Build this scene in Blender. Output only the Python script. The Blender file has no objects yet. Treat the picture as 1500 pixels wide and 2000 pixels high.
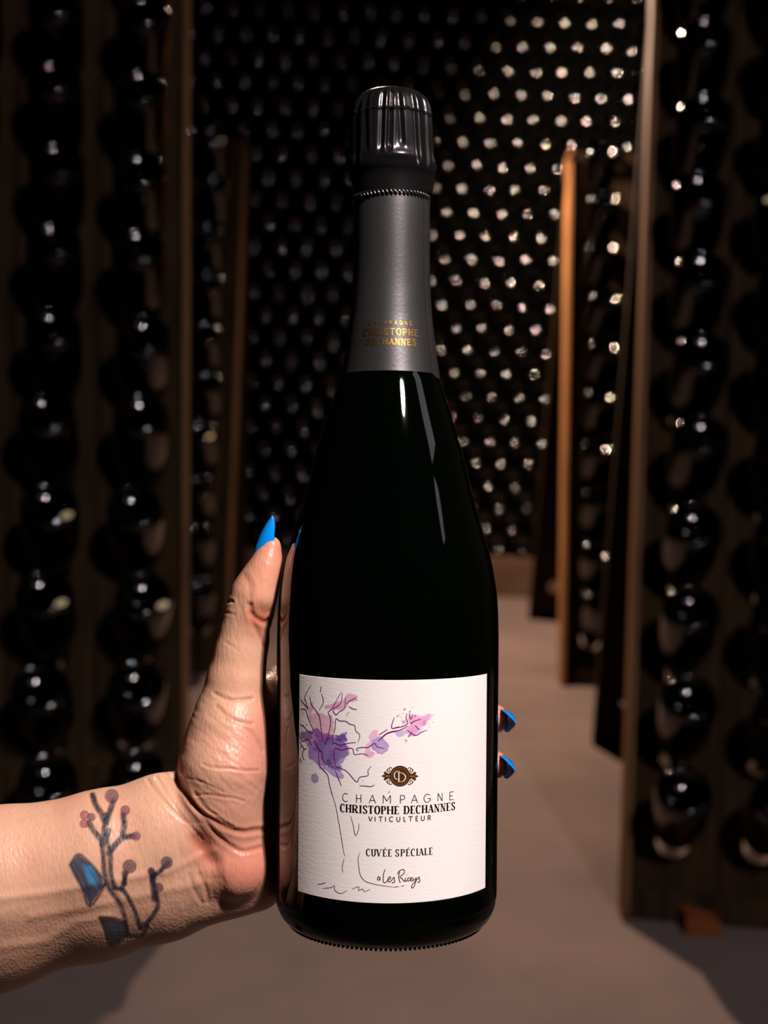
import bpy, bmesh, math, random
import numpy as np
from math import sin, cos, pi, radians, sqrt, atan2, asin
from mathutils import Matrix, Vector

random.seed(7); rng = np.random.RandomState(3)
scn = bpy.context.scene
COL = scn.collection

# ------------------------------------------------------------------ camera
FPX = 2600.0; PITCH = radians(7.5); ROLL = radians(2.0); CAMH = 0.89; D = 0.529
F = np.array([0, cos(PITCH), -sin(PITCH)]); U0 = np.array([0, sin(PITCH), cos(PITCH)]); R0 = np.array([1., 0, 0])
RV = R0*cos(ROLL) + U0*sin(ROLL); UV = U0*cos(ROLL) - R0*sin(ROLL); CP = np.array([0, 0, CAMH])
CAMROT = Matrix(((RV[0], UV[0], -F[0]), (RV[1], UV[1], -F[1]), (RV[2], UV[2], -F[2])))
cam_d = bpy.data.cameras.new('camera'); cam = bpy.data.objects.new('camera', cam_d); COL.objects.link(cam)
cam_d.sensor_fit = 'VERTICAL'; cam_d.sensor_height = 36; cam_d.lens = 36*FPX/2000
cam.matrix_world = Matrix.Translation(CP) @ CAMROT.to_4x4()
cam_d.clip_start = 0.02
cam_d.dof.use_dof = True; cam_d.dof.focus_distance = 0.495; cam_d.dof.aperture_fstop = 9.4
scn.camera = cam
def proj(P):
    d = np.array(P, float) - CP; z = d @ F
    return 750+FPX*(d@RV)/z, 1000-FPX*(d@UV)/z, z
def ray(x, y): return F + RV*(x-750)/FPX - UV*(y-1000)/FPX
def on_plane_y(x, y, Y):
    d = ray(x, y); return CP + d*(Y/d[1])

# ------------------------------------------------------------------ world and lights
w = bpy.data.worlds.new('cellar'); scn.world = w; w.use_nodes = True
w.node_tree.nodes['Background'].inputs[0].default_value = (0.5, 0.45, 0.5, 1)
w.node_tree.nodes['Background'].inputs[1].default_value = 0.004
def area(name, loc, target, size, power, col, spread=180, shape='DISK', sy=None):
    d = bpy.data.lights.new(name, 'AREA'); d.shape = shape; d.size = size
    if sy: d.size_y = sy
    d.energy = power; d.color = col; d.spread = radians(spread)
    o = bpy.data.objects.new(name, d); COL.objects.link(o); o.location = loc
    o.rotation_euler = (Vector(target)-Vector(loc)).to_track_quat('-Z', 'Y').to_euler(); return o
def point(name, loc, r, power, col):
    d = bpy.data.lights.new(name, 'POINT'); d.shadow_soft_size = r; d.energy = power; d.color = col
    o = bpy.data.objects.new(name, d); COL.objects.link(o); o.location = loc; return o
def spot(name, loc, target, r, power, col, ang, blend):
    d = bpy.data.lights.new(name, 'SPOT'); d.shadow_soft_size = r; d.energy = power; d.color = col
    d.spot_size = radians(ang); d.spot_blend = blend
    o = bpy.data.objects.new(name, d); COL.objects.link(o); o.location = loc
    o.rotation_euler = (Vector(target)-Vector(loc)).to_track_quat('-Z', 'Y').to_euler(); return o
spot('key_lamp', (0.37, -.08, 1.64), (-.04, .55, .82), .045, 44, (1, .90, .84), 46, .5)
area('streak_strip_light', (1.25, .30, 1.86), (0, .55, .95), .34, .8, (1, .93, .95), shape='RECTANGLE', sy=.62)  # added strip light for the bottle's shoulder streak; no doorway stands there
spot('front_lamp', (0.80, -.60, 2.38), (.05, 2.0, .35), .04, 175, (1, .87, .88), 82, 1.0)
spot('aisle_lamp', (-0.18, 3.80, 2.08), (.82, 3.50, 1.48), .035, 430, (1, .67, .47), 152, .6)
scn.view_settings.view_transform = 'Standard'; scn.view_settings.look = 'None'
scn.view_settings.gamma = 1; scn.view_settings.use_curve_mapping = False
scn.view_settings.exposure = 0.0

# ------------------------------------------------------------------ helpers
def lin(c):
    return tuple((x/12.92 if x <= .04045 else ((x+.055)/1.055)**2.4) for x in [v/255 for v in c])
def mat(name, base=(.5, .5, .5), rough=.5, metal=0, spec=.5, **kw):
    m = bpy.data.materials.new(name); m.use_nodes = True
    b = m.node_tree.nodes['Principled BSDF']
    b.inputs['Base Color'].default_value = (*base, 1); b.inputs['Roughness'].default_value = rough
    b.inputs['Metallic'].default_value = metal; b.inputs['Specular IOR Level'].default_value = spec
    for k, v in kw.items(): b.inputs[k.replace('_', ' ')].default_value = v
    return m
def nodes(m): return m.node_tree.nodes, m.node_tree.links, m.node_tree.nodes['Principled BSDF']
def noise_col(m, c1, c2, scale=(1, 1, 1), ns=5, detail=6, bump=0, bdist=.001, lo=.35, hi=.65, rough=None, nscale2=None):
    N, L, b = nodes(m)
    tc = N.new('ShaderNodeTexCoord'); mp = N.new('ShaderNodeMapping'); mp.inputs['Scale'].default_value = scale
    L.new(tc.outputs['Object'], mp.inputs[0])
    n = N.new('ShaderNodeTexNoise'); n.inputs['Scale'].default_value = ns; n.inputs['Detail'].default_value = detail
    L.new(mp.outputs[0], n.inputs['Vector'])
    r = N.new('ShaderNodeValToRGB'); r.color_ramp.elements[0].position = lo; r.color_ramp.elements[1].position = hi
    r.color_ramp.elements[0].color = (*c1, 1); r.color_ramp.elements[1].color = (*c2, 1)
    L.new(n.outputs['Fac'], r.inputs[0]); L.new(r.outputs[0], b.inputs['Base Color'])
    if bump:
        n2 = n
        if nscale2:
            n2 = N.new('ShaderNodeTexNoise'); n2.inputs['Scale'].default_value = nscale2; n2.inputs['Detail'].default_value = 5
            L.new(mp.outputs[0], n2.inputs['Vector'])
        bp = N.new('ShaderNodeBump'); bp.inputs['Strength'].default_value = bump; bp.inputs['Distance'].default_value = bdist
        L.new(n2.outputs['Fac'], bp.inputs['Height']); L.new(bp.outputs[0], b.inputs['Normal'])
    return m
def me_from(name, V, Fc, smooth=False):
    me = bpy.data.meshes.new(name)
    me.from_pydata([tuple(map(float, v)) for v in V], [], [tuple(map(int, f)) for f in Fc]); me.update()
    if smooth: me.polygons.foreach_set('use_smooth', [True]*len(me.polygons))
    return me
def ob(name, me, m=None, parent=None, M=None):
    o = bpy.data.objects.new(name, me); COL.objects.link(o)
    if m is not None and me is not None and not me.materials: me.materials.append(m)
    if parent: o.parent = parent
    if M is not None:
        o.matrix_local = M
    return o
def tag(o, label=None, cat=None, group=None, kind=None):
    if label: o['label'] = label
    if cat: o['category'] = cat
    if group: o['group'] = group
    if kind: o['kind'] = kind
    return o
def box_me(name, x0, x1, y0, y1, z0, z1, bev=0):
    bm = bmesh.new(); bmesh.ops.create_cube(bm, size=1)
    for v in bm.verts:
        v.co = ((x0+x1)/2+v.co.x*(x1-x0), (y0+y1)/2+v.co.y*(y1-y0), (z0+z1)/2+v.co.z*(z1-z0))
    if bev: bmesh.ops.bevel(bm, geom=bm.edges[:], offset=bev, segments=2, affect='EDGES')
    me = bpy.data.meshes.new(name); bm.to_mesh(me); bm.free(); return me
def lathe(name, prof, seg=32, axis='z', closed_ends=True):
    """prof list of (r, h); axis z or y"""
    V = []; Fc = []
    for r, h in prof:
        for i in range(seg):
            a = 2*pi*i/seg
            V.append((r*cos(a), r*sin(a), h) if axis == 'z' else (r*sin(a), h, r*cos(a)))
    n = len(prof)
    for j in range(n-1):
        for i in range(seg):
            a = j*seg+i; b = j*seg+(i+1) % seg
            Fc.append((a, b, b+seg, a+seg))
    if closed_ends:
        Fc.append(tuple(range(seg))[::-1]); Fc.append(tuple(range((n-1)*seg, n*seg)))
    me = me_from(name, V, Fc, True)
    bm = bmesh.new(); bm.from_mesh(me); bmesh.ops.recalc_face_normals(bm, faces=bm.faces); bm.to_mesh(me); bm.free()
    return me
def fbm2(x, y, s, seed=0, octv=4):
    out = 0; amp = 1; tot = 0
    for o in range(octv):
        r = np.random.RandomState(seed*17+o); g = r.rand(64, 64)
        X = x/s*2**o; Y = y/s*2**o
        xi = np.floor(X).astype(int); yi = np.floor(Y).astype(int); fx = X-xi; fy = Y-yi
        fx = fx*fx*(3-2*fx); fy = fy*fy*(3-2*fy)
        a = g[xi % 64, yi % 64]; b = g[(xi+1) % 64, yi % 64]; c = g[xi % 64, (yi+1) % 64]; d = g[(xi+1) % 64, (yi+1) % 64]
        out = out+amp*((a*(1-fx)+b*fx)*(1-fy)+(c*(1-fx)+d*fx)*fy); tot += amp; amp *= .5
    return out/tot
def seg_dist(px, py, P):
    """distance of points to polyline P"""
    best = np.full(px.shape, 1e9)
    for (x0, y0), (x1, y1) in zip(P[:-1], P[1:]):
        dx, dy = x1-x0, y1-y0; q = dx*dx+dy*dy+1e-12
        t = np.clip(((px-x0)*dx+(py-y0)*dy)/q, 0, 1)
        best = np.minimum(best, np.hypot(px-x0-t*dx, py-y0-t*dy))
    return best
def poly_sd(px, py, P):
    P = list(P)+[P[0]]; d = seg_dist(px, py, P); ins = np.zeros(px.shape, bool)
    for (x0, y0), (x1, y1) in zip(P[:-1], P[1:]):
        if y0 == y1: continue
        c = ((y0 > py) != (y1 > py)) & (px < (x1-x0)*(py-y0)/(y1-y0)+x0); ins ^= c
    return np.where(ins, -d, d)
def catmull(P, n=6):
    P = [np.array(p, float) for p in P]
    if len(P) < 3: return P
    Q = [2*P[0]-P[1]]+P+[2*P[-1]-P[-2]]; out = []
    for i in range(1, len(Q)-2):
        for k in range(n):
            t = k/n; a, b, c, d = Q[i-1], Q[i], Q[i+1], Q[i+2]
            out.append(.5*((2*b)+(-a+c)*t+(2*a-5*b+4*c-d)*t*t+(-a+3*b-3*c+d)*t**3))
    out.append(P[-1]); return out

# ------------------------------------------------------------------ materials
m_floor = noise_col(mat('floor_concrete', rough=.85, spec=.15), lin((90, 80, 78)), lin((106, 93, 89)), ns=3, bump=.15, bdist=.002, nscale2=60)
m_wall = noise_col(mat('cellar_stone', rough=.9, spec=.2), lin((20, 17, 15)), lin((34, 28, 24)), ns=4, bump=.5, bdist=.02)
m_plinth = noise_col(mat('plinth_wood', rough=.7), lin((78, 58, 44)), lin((100, 76, 58)), ns=5, bump=.3, bdist=.003)
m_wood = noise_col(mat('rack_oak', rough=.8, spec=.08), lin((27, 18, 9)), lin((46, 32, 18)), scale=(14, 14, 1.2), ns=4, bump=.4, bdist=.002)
m_wood_lit = noise_col(mat('rack_oak_lit', rough=.6, spec=.15), lin((118, 82, 50)), lin((158, 114, 72)), scale=(14, 14, 1.0), ns=5, bump=.3, bdist=.001)  # stile wood lightened, lamp glow put into the colour
m_wood_shaded = noise_col(mat('rack_oak_shaded', rough=.65, spec=.12), lin((74, 50, 29)), lin((104, 72, 43)), scale=(14, 14, 1.0), ns=5, bump=.3, bdist=.001)  # same stile wood, darker copy for stiles that look shaded
m_chock = noise_col(mat('orange_wood', rough=.6), lin((96, 46, 16)), lin((124, 62, 22)), ns=30)
m_glass = mat('dark_bottle_glass', (.0003, .0005, .0003), .05, 0, .75)
m_paint = noise_col(mat('cream_paint', rough=.7), lin((215, 200, 150)), lin((235, 222, 180)), ns=80)
m_iron = mat('hinge_iron', (.05, .045, .04), .5, .9)

# ------------------------------------------------------------------ room shell
def struct(name, me, m): return tag(ob(name, me, m), kind='structure')
struct('floor', box_me('floor', -3.2, 3.2, -2.6, 5.4, -.1, 0), m_floor)
struct('ceiling', box_me('ceiling', -3.2, 3.2, -2.6, 5.4, 2.5, 2.6), m_wall)
struct('wall_back', box_me('wall_back', -3.2, 3.2, 5.0, 5.15, 0, 2.5), m_wall)
struct('wall_front', box_me('wall_front', -3.2, 3.2, -2.6, -2.5, 0, 2.5), m_wall)
struct('wall_left', box_me('wall_left', -3.2, -3.1, -2.5, 5.0, 0, 2.5), m_wall)
struct('wall_right', box_me('wall_right', 3.1, 3.2, -2.5, 5.0, 0, 2.5), m_wall)
struct('trim_1', box_me('trim_1', -1.9, 1.9, 4.60, 4.98, 0, .135, .006), m_plinth)

# ------------------------------------------------------------------ cellar bottles
BP = [(.0001, 0), (.0135, 0), (.0145, .004), (.0145, .012), (.0135, .018), (.0140, .05), (.0165, .09), (.0215, .12), (.030, .145),
      (.0385, .17), (.0430, .195), (.0440, .215), (.0440, .272), (.0438, .2795), (.0428, .2865), (.0409, .2925), (.0382, .2968), (.0352, .2985), (.0328, .2975),
      (0.0312, 0.29550), (0.0300, 0.29350), (0.0265, 0.29056), (0.0225, 0.28787), (0.0180, 0.28554), (0.0135, 0.28381), (0.0090, 0.28262), (0.0045, 0.28192), (0.0001, 0.28169)]
bottle_me = lathe('bottle', BP, 40, closed_ends=False); bottle_me.materials.append(m_glass)
m_ring = mat('matte_bearing_ring', (.001, .001, .001), .6, 0, .03)
wall_me = bottle_me.copy(); wall_me.materials.append(m_ring)       # stacked ones: bearing ring set matte black to drop stray reflections
for p in wall_me.polygons:
    rr = [sqrt(wall_me.vertices[v].co.x**2+wall_me.vertices[v].co.y**2) for v in p.vertices]
    if p.center.z > .2855 and max(rr) < .0432 and min(rr) > .0299: p.material_index = 1
low_me = lathe('bottle_low', BP[10:], 28, closed_ends=False)
mark_me = lathe('paint_mark', [(.0001, .0012), (.006, .001), (.009, .0004), (.0098, -.0002)], 14, closed_ends=False)
for v in mark_me.vertices: v.co.x *= 1.0; v.co.y *= .62
mark_me.materials.append(m_paint)
ORD = ['first', 'second', 'third', 'fourth', 'fifth', 'sixth', 'seventh', 'eighth', 'ninth', 'tenth', 'eleventh', 'twelfth', 'thirteenth',
       'fourteenth', 'fifteenth', 'sixteenth', 'seventeenth', 'eighteenth', 'nineteenth', 'twentieth', 'twenty-first', 'twenty-second',
       'twenty-third', 'twenty-fourth', 'twenty-fifth']

# ------------------------------------------------------------------ riddling racks (A-frames of planks with holes)
S = .135; SW = .012; TH = .026
def plank_mesh(rows, L, low=.055, hr=.0295, seg=12):
    """one hole column: local x across, y depth (0 front .. TH back), z up along the board"""
    V = []; Fc = []; hw = S/2-.0016
    def quadring(z0, z1, zc):
        for y in (0, TH):
            base = len(V)
            for i in range(seg):
                a = 2*pi*(i+.5)/seg; V.append((hr*cos(a), y, zc+hr*sin(a)))
            # outer boundary, projected to rectangle
            for i in range(seg):
                a = 2*pi*(i+.5)/seg; c, s = cos(a), sin(a)
                k = min(hw/abs(c) if abs(c) > 1e-6 else 9, ((z1-zc) if s > 0 else (zc-z0))/abs(s) if abs(s) > 1e-6 else 9)
                V.append((c*k, y, zc+s*k))
            for i in range(seg):
                j = (i+1) % seg; q = (base+i, base+j, base+seg+j, base+seg+i)
                Fc.append(q if y == 0 else q[::-1])
            # corners
            for cx, cz in ((hw, z1), (-hw, z1), (-hw, z0), (hw, z0)):
                V.append((cx, y, cz)); ci = len(V)-1
                a = atan2(cz-zc, cx) % (2*pi); i = int((a/(2*pi)*seg-.5) % seg)
                t = (base+seg+i, base+seg+(i+1) % seg, ci)
                Fc.append(t if y == TH else t[::-1])
        b0 = len(V)-2*(2*seg+4); b1 = b0+2*seg+4
        for i in range(seg):
            j = (i+1) % seg; Fc.append((b0+j, b0+i, b1+i, b1+j))
    def blk(z0, z1):
        b = len(V)
        V.extend([(-hw, 0, z0), (hw, 0, z0), (hw, 0, z1), (-hw, 0, z1), (-hw, TH, z0), (hw, TH, z0), (hw, TH, z1), (-hw, TH, z1)])
        Fc.extend([(b, b+1, b+2, b+3), (b+5, b+4, b+7, b+6)])
    z = low; blk(0, z)
    for r in range(rows):
        quadring(z, z+S, z+S/2); z += S
    blk(z, L)
    b = len(V)
    V.extend([(-hw, 0, 0), (hw, 0, 0), (hw, 0, L), (-hw, 0, L), (-hw, TH, 0), (hw, TH, 0), (hw, TH, L), (-hw, TH, L)])
    Fc.extend([(b+4, b+5, b+1, b), (b+3, b+2, b+6, b+7), (b+1, b+5, b+6, b+2), (b+4, b, b+3, b+7)])
    return me_from('plank', V, Fc)
W_R = 6*S+2*SW; unseen = []; SEEN = [0]
def rack(corner, side, yaw, L, rows, spread, where, tilt=45, marks=()):
    """corner: inner front foot (x,y). side=+1 right of the aisle, -1 left"""
    lam = asin(spread/2/L); psi = yaw*side
    root = bpy.data.objects.new('riddling_rack', None); COL.objects.link(root)
    ax = Vector((cos(psi), -sin(psi), 0)); ay = Vector((sin(psi), cos(psi), 0))
    org = Vector((corner[0], corner[1], 0)) + ax*side*W_R/2
    root.matrix_world = Matrix(((ax.x, ay.x, 0, org.x), (ax.y, ay.y, 0, org.y), (0, 0, 1, 0), (0, 0, 0, 1)))
    tag(root, 'wooden A-frame bottle rack %s' % where, 'bottle rack', 'A-frame bottle racks along the aisle')
    pm = plank_mesh(rows, L-.02); st = box_me('stile', -SW/2, SW/2, -.022, TH+.034, 0, L, .003)
    st.materials.append(m_wood_lit if where == 'at far right' else m_wood_shaded); st_b = box_me('stile', -SW/2, SW/2, -.010, TH+.010, 0, L, .003); st_b.materials.append(m_wood)  # front stiles: lit tone at far right, shaded tone elsewhere
    rail = box_me('bottom_rail', -3*S, 3*S, -.012, -.001, .0, .045, .002)
    top = box_me('top_rail', -3*S, 3*S, -.010, -.001, L-.05, L, .002)
    fr = Matrix.Rotation(-lam, 4, 'X')      # lean back (+y at top)
    bk = Matrix.Translation((0, spread, 0)) @ Matrix.Rotation(pi, 4, 'Z') @ Matrix.Rotation(-lam, 4, 'X')
    for B in (fr, bk):
        for c in range(6):
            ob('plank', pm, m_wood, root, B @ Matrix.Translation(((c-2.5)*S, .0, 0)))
        for sx in (-1, 1):
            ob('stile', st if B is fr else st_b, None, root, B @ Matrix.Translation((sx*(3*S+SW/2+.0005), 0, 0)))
        ob('bottom_rail', rail, m_wood, root, B); ob('top_rail', top, m_wood, root, B)
    h = L*cos(lam)
    hg = box_me('hinge', -.02, .02, -.03, .03, 0, .004, .001)
    for sx in (-.3, .3): ob('hinge', hg, m_iron, root, Matrix.Translation((sx, spread/2, h+.006)))
    RW = root.matrix_world.copy(); n = 0
    for r in range(rows):
        for c in range(6):
            cc = c if side > 0 else 5-c                      # counted from the aisle
            hole = fr @ Vector(((cc-2.5)*S, TH/2, .055+S/2+r*S))
            e = radians(tilt+random.uniform(-2.5, 2.5)); yw = radians(random.uniform(-3.5, 3.5))
            a = Vector((sin(yw)*cos(e), -cos(yw)*cos(e), sin(e)))
            x = a.cross(Vector((0, 0, 1))).normalized(); y = a.cross(x)
            roll = random.random()*6.28
            Rm = Matrix((x, y, a)).transposed() @ Matrix.Rotation(0, 3, 'Z')
            M = RW @ Matrix.Translation(hole - a*.116) @ Rm.to_4x4()
            px, py, _ = proj(M @ Vector((0, 0, .29)))
            seen = -45 < px < 1545 and -70 < py < 2000
            if where == 'at far right': seen = px < 1262
            if where == 'at far left': seen = c == 0 and px > 360
            if not seen:
                unseen.append(M); continue
            o = ob('bottle', bottle_me, None, None, None); o.matrix_world = M; SEEN[0] += 1
            tag(o, 'dark bottle neck-down in rack %s, %s row from top, %s column from aisle' % (where, ORD[rows-1-r], ORD[c]),
                'bottle', 'riddling bottles in the rack %s' % where)
            if (rows-1-r, c) in marks:
                k = ob('paint_mark', mark_me, None, o, Matrix.Translation((.0330*side*-1*0-.026*side*-1, .024, .2992)) @ Matrix.Rotation(.5, 4, 'Z'))
                k['label'] = 'cream paint dab'
    return root
rack((.394, 1.993), +1, radians(5.8), 1.615, 11, .93, 'at near right', marks=((3, 1),))
rack((.479, 3.407), +1, radians(.2), 1.48, 10, .85, 'at far right')
rack((-.285, 1.98), -1, radians(11), 1.615, 11, .93, 'at near left', marks=((7, 1), (8, 0), (8, 1), (0, 0)))
rack((-.395, 3.40), -1, radians(3), 1.48, 10, .85, 'at far left', marks=((0, 0), (6, 0)))
V = []; Fc = []
bv = [v.co.copy() for v in bottle_me.vertices][::1]; bf = [tuple(p.vertices) for p in bottle_me.polygons]
for M in unseen:
    b = len(V); V.extend(tuple(M @ v) for v in bv); Fc.extend(tuple(b+i for i in f) for f in bf)
o = ob('racked_bottles', me_from('racked_bottles', V, Fc, True), m_glass)
tag(o, 'rest of the dark bottles in the outer columns of the wooden racks', 'bottles', None, 'stuff')
w_ = ob('wedge', me_from('wedge', [(-.03, 0, 0), (.03, 0, 0), (.03, .05, 0), (-.03, .05, 0), (-.03, .0, .03), (.02, .0, .026), (.02, .05, .02), (-.03, .05, .03)],
        [(0, 3, 2, 1), (0, 1, 5, 4), (1, 2, 6, 5), (2, 3, 7, 6), (3, 0, 4, 7), (4, 5, 6, 7)]), m_chock)
w_.location = (.512, 1.93, 0); tag(w_, 'small orange-brown wedge on the floor at foot of right rack', 'wedge')

# ------------------------------------------------------------------ stacked bottle wall
rows_y = [1079, 1037, 995, 953, 911, 869, 826, 782, 740, 694, 651, 607, 561, 516, 472, 426, 380, 331, 282, 235, 184, 133, 75, 22]
YW = 4.62
zs = [on_plane_y(900, y+8, YW)[2]-.012 for y in rows_y]
zs[0] = .135+.0445
for i in range(1, len(zs)): zs[i] = max(zs[i], zs[i-1]+.0768)
zs += [zs[-1]+.083*k for k in range(1, 5)]
X0 = on_plane_y(937, 22, YW)[0]
Mw = Matrix(((1, 0, 0), (0, 0, -1), (0, 1, 0))).to_4x4()
def half_w(y):
    return np.interp(y, [170, 190, 380, 560, 740, 803, 860, 920, 1040, 1100, 1165], [30, 70, 75, 74, 95, 119, 138, 156, 186, 202, 213])
cand = []; rest = []
for k, z in enumerate(zs):
    kk = k-23
    for i in range(-26, 12):
        X = X0+i*.0905+(.04525 if kk % 2 else 0)
        if abs(X) > 1.85: continue
        px, py, _ = proj((X, YW, z)); vis = True
        if py < -25 or px < 385 or px > 1275 or py > 1100: vis = False
        if py > 172 and abs(px-762) < half_w(py)-22: vis = False
        if px > 1105 and py > 325: vis = False
        if px > 1265-.03*py: vis = vis and px < 1285-.035*py
        (cand if vis else rest).append((k, X, z, px))
print('wall bottles visible', len(cand), 'rest', len(rest))
NW = 300-SEEN[0]
if len(cand) > NW:
    cand.sort(key=lambda q: -q[3]); rest += cand[NW:]; cand = cand[:NW]
byrow = {}
for q in cand: byrow.setdefault(q[0], []).append(q)
for k, lst in byrow.items():
    lst.sort(key=lambda q: -q[1])
    for j, (_, X, z, px) in enumerate(lst):
        o = ob('bottle', wall_me)
        o.matrix_world = Matrix.Translation((X+random.uniform(-.001, .001), YW+.2993+random.uniform(-.006, .004), z)) @ Matrix.Rotation(pi/2+random.uniform(-.012, .012), 4, 'X') @ Matrix.Rotation(random.uniform(-.012, .012), 4, 'Y')
        tag(o, 'dark bottle end in the stacked back wall, %s row up, %s visible from the right' % (ORD[k], ORD[j]), 'bottle', 'bottles stacked in the back wall')
V = []; Fc = []
lv = np.array([v.co[:] for v in low_me.vertices]); lf = [tuple(p.vertices) for p in low_me.polygons]
lr = [1 if (p.center.z > .2855 and max(np.hypot(*lv[v][:2]) for v in p.vertices) < .0432 and min(np.hypot(*lv[v][:2]) for v in p.vertices) > .0299) else 0 for p in low_me.polygons]
for (_, X, z, px) in rest:
    b = len(V); V.extend((X+v[0], YW+.2993-v[2], z+v[1]) for v in lv); Fc.extend(tuple(b+i for i in f) for f in lf)
o = ob('stacked_bottles', me_from('stacked_bottles', V, Fc, True), m_glass)
o.data.materials.append(m_ring); o.data.polygons.foreach_set('material_index', lr*len(rest))
tag(o, 'rest of the dark bottles stacked against the back wall', 'bottles', None, 'stuff')

# ================================================================== the held bottle
s = D/FPX                                    # metres per hero unit
def xc(uy): return 757+(1300-uy)*.0076        # bottle axis, leaning slightly
TILT = Matrix.Rotation(-.0076, 3, 'Z')
BASE_U = (xc(1794), 1794)
org_h = CP + F*D
def hero_world(ux, uy, uz): return org_h + RV*(ux-750)*s + UV*(1000-uy)*s - F*uz*s
bot = bpy.data.objects.new('wine_bottle', None); COL.objects.link(bot)
bot.matrix_world = Matrix.Translation(hero_world(*BASE_U, 0)) @ (CAMROT @ TILT).to_4x4()
tag(bot, 'dark sparkling wine bottle with grey foil and white watercolour label held in front', 'bottle')
def yu(uy): return (1794-uy)*s                # height above base in metres for hero row uy
hg_glass = mat('green_black_glass', (.0003, .0009, .0004), .03, 0, .5, Coat_Weight=.0)
RB = 216
gp = [(20, 1770), (60, 1772), (110, 1778), (150, 1786), (168, 1792), (178, 1794), (186, 1793), (195, 1788), (205, 1778), (212, 1762), (215, 1745), (RB, 1725),
      (RB, 1600), (RB, 1400), (RB, 1260), (215.5, 1225), (214.3, 1190), (211.6, 1155), (207, 1125), (201, 1095), (193, 1065), (184, 1035), (174.5, 1003), (165, 970),
      (156, 937), (147, 900), (137.5, 864), (128, 832), (117, 798), (107, 768), (98, 742), (90, 722), (84, 690), (75, 620), (70, 560), (69, 460), (68, 400), (68, 330), (66, 260), (40, 230)]
def sm(prof, n=4): return [(p[0]*s, yu(p[1])) for p in catmull(prof, n)]
body = lathe('glass_body', sm(gp), 128, 'y'); ob('glass_body', body, hg_glass, bot)
# knurls on the bearing ring
kn = bmesh.new()
for i in range(130):
    a = 2*pi*i/130
    m4 = Matrix.Rotation(a, 4, 'Y') @ Matrix.Translation((0, yu(1794.5), 184*s)) @ Matrix.Diagonal((.0006, .0006, .0016, 1))
    bmesh.ops.create_icosphere(kn, subdivisions=1, radius=1, matrix=m4)
me = bpy.data.meshes.new('base_knurls'); kn.to_mesh(me); kn.free(); me.polygons.foreach_set('use_smooth', [True]*len(me.polygons))
o = ob('base_knurls', me, mat('clear_dark_glass', (.05, .05, .04), .15), bot); o['kind'] = 'stuff'
# foil sleeve
m_foil = mat('grey_foil', (.115, .108, .112), .36, .82, .5)
noise_col(m_foil, (.105, .098, .102), (.125, .118, .122), ns=40, bump=.10, bdist=.0004, nscale2=900)
fp = [(72.5, 388), (73, 420), (73.2, 500), (74.5, 560), (78, 612), (81, 640), (85, 671), (90, 706), (95, 738), (96, 741), (94, 741.2), (91, 722)]
foil = lathe('foil_sleeve', sm(fp, 5), 128, 'y', False)
foil_o = ob('foil_sleeve', foil, m_foil, bot); foil_o['label'] = 'satin dark grey neck foil with gold lettering'
# overlap fold of the sleeve on the right
def fold(name, a0, a1, y0, y1, off, parent, m, n=40, w=8):
    V = []; Fc = []
    for j in range(n+1):
        u = y0+(y1-y0)*j/n; r = np.interp(u, [q[1] for q in fp[:9]], [q[0] for q in fp[:9]])
        for i in range(w+1):
            a = a0+(a1-a0)*i/w; e = off*(1-abs(2*i/w-1)**4)+.6
            rr = (r+e)*s; V.append((rr*sin(a), yu(u), rr*cos(a)))
    for j in range(n):
        for i in range(w):
            q = j*(w+1)+i; Fc.append((q, q+w+1, q+w+2, q+1))
    return ob(name, me_from(name, V, Fc, True), m, parent)
fo = fold('foil_overlap', 1.05, 1.9, 395, 741, 2.6, foil_o, m_foil)
# crinkled cap
m_cap = mat('black_cap_foil', (.060, .054, .057), .24, .9, .5)
cp = [(2, 180), (28, 180.5), (50, 184), (63, 191), (72, 201), (77, 214), (79.5, 228), (80.5, 232), (80, 236), (81, 255), (82, 290), (83.5, 315), (84.5, 332), (83, 341), (79, 349),
      (76.5, 360), (75, 375), (74, 388), (74.5, 394)]
pr = catmull(cp, 5); NS = 320; V = []; Fc = []
fr_ = np.random.RandomState(11); NF = 21
fa = np.sort((np.arange(NF)+fr_.uniform(-.32, .32, NF))*2*pi/NF); fA = fr_.uniform(2.5, 10.0, NF); fW = fr_.uniform(.045, .085, NF); fs = fr_.uniform(-.10, .10, NF)
fl = fr_.uniform(300, 352, NF)
for (r, u) in pr:
    for i in range(NS):
        a = 2*pi*i/NS; disp = 0
        top = np.clip((u-184)/25, 0, 1)
        for k in range(NF):
            c = fa[k]+fs[k]*(u-260)/80
            d = (a-c+pi) % (2*pi)-pi
            env = top*np.clip((fl[k]-u)/14, 0, 1)
            disp -= fA[k]*env*math.exp(-(d/fW[k])**2)
            disp += 2.0*env*math.exp(-((d-.11)/.05)**2)
        # collar bulges below, flap on the right
        disp += 5*math.exp(-((u-322)/9)**2)*(.5+.5*sin(a*4+1))
        df = (a-1.40+pi) % (2*pi)-pi
        disp += 8*math.exp(-(df/.28)**2)*np.clip((u-330)/30, 0, 1)*np.clip((386-u)/6, 0, 1)
        if 228 < u < 238: disp += 1.3*math.exp(-((u-232.5-1.5*sin(a*30))/1.6)**2)
        rr = (max(r, 1)+disp*(r/80))*s; V.append((rr*sin(a), yu(u), rr*cos(a)))
n = len(pr)
for j in range(n-1):
    for i in range(NS):
        a = j*NS+i; b = j*NS+(i+1) % NS; Fc.append((a, a+NS, b+NS, b))
Fc.append(tuple(range(NS)))
cap = ob('foil_cap', me_from('foil_cap', V, Fc, True), m_cap, bot); cap['label'] = 'crinkled glossy black foil cap'
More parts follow.
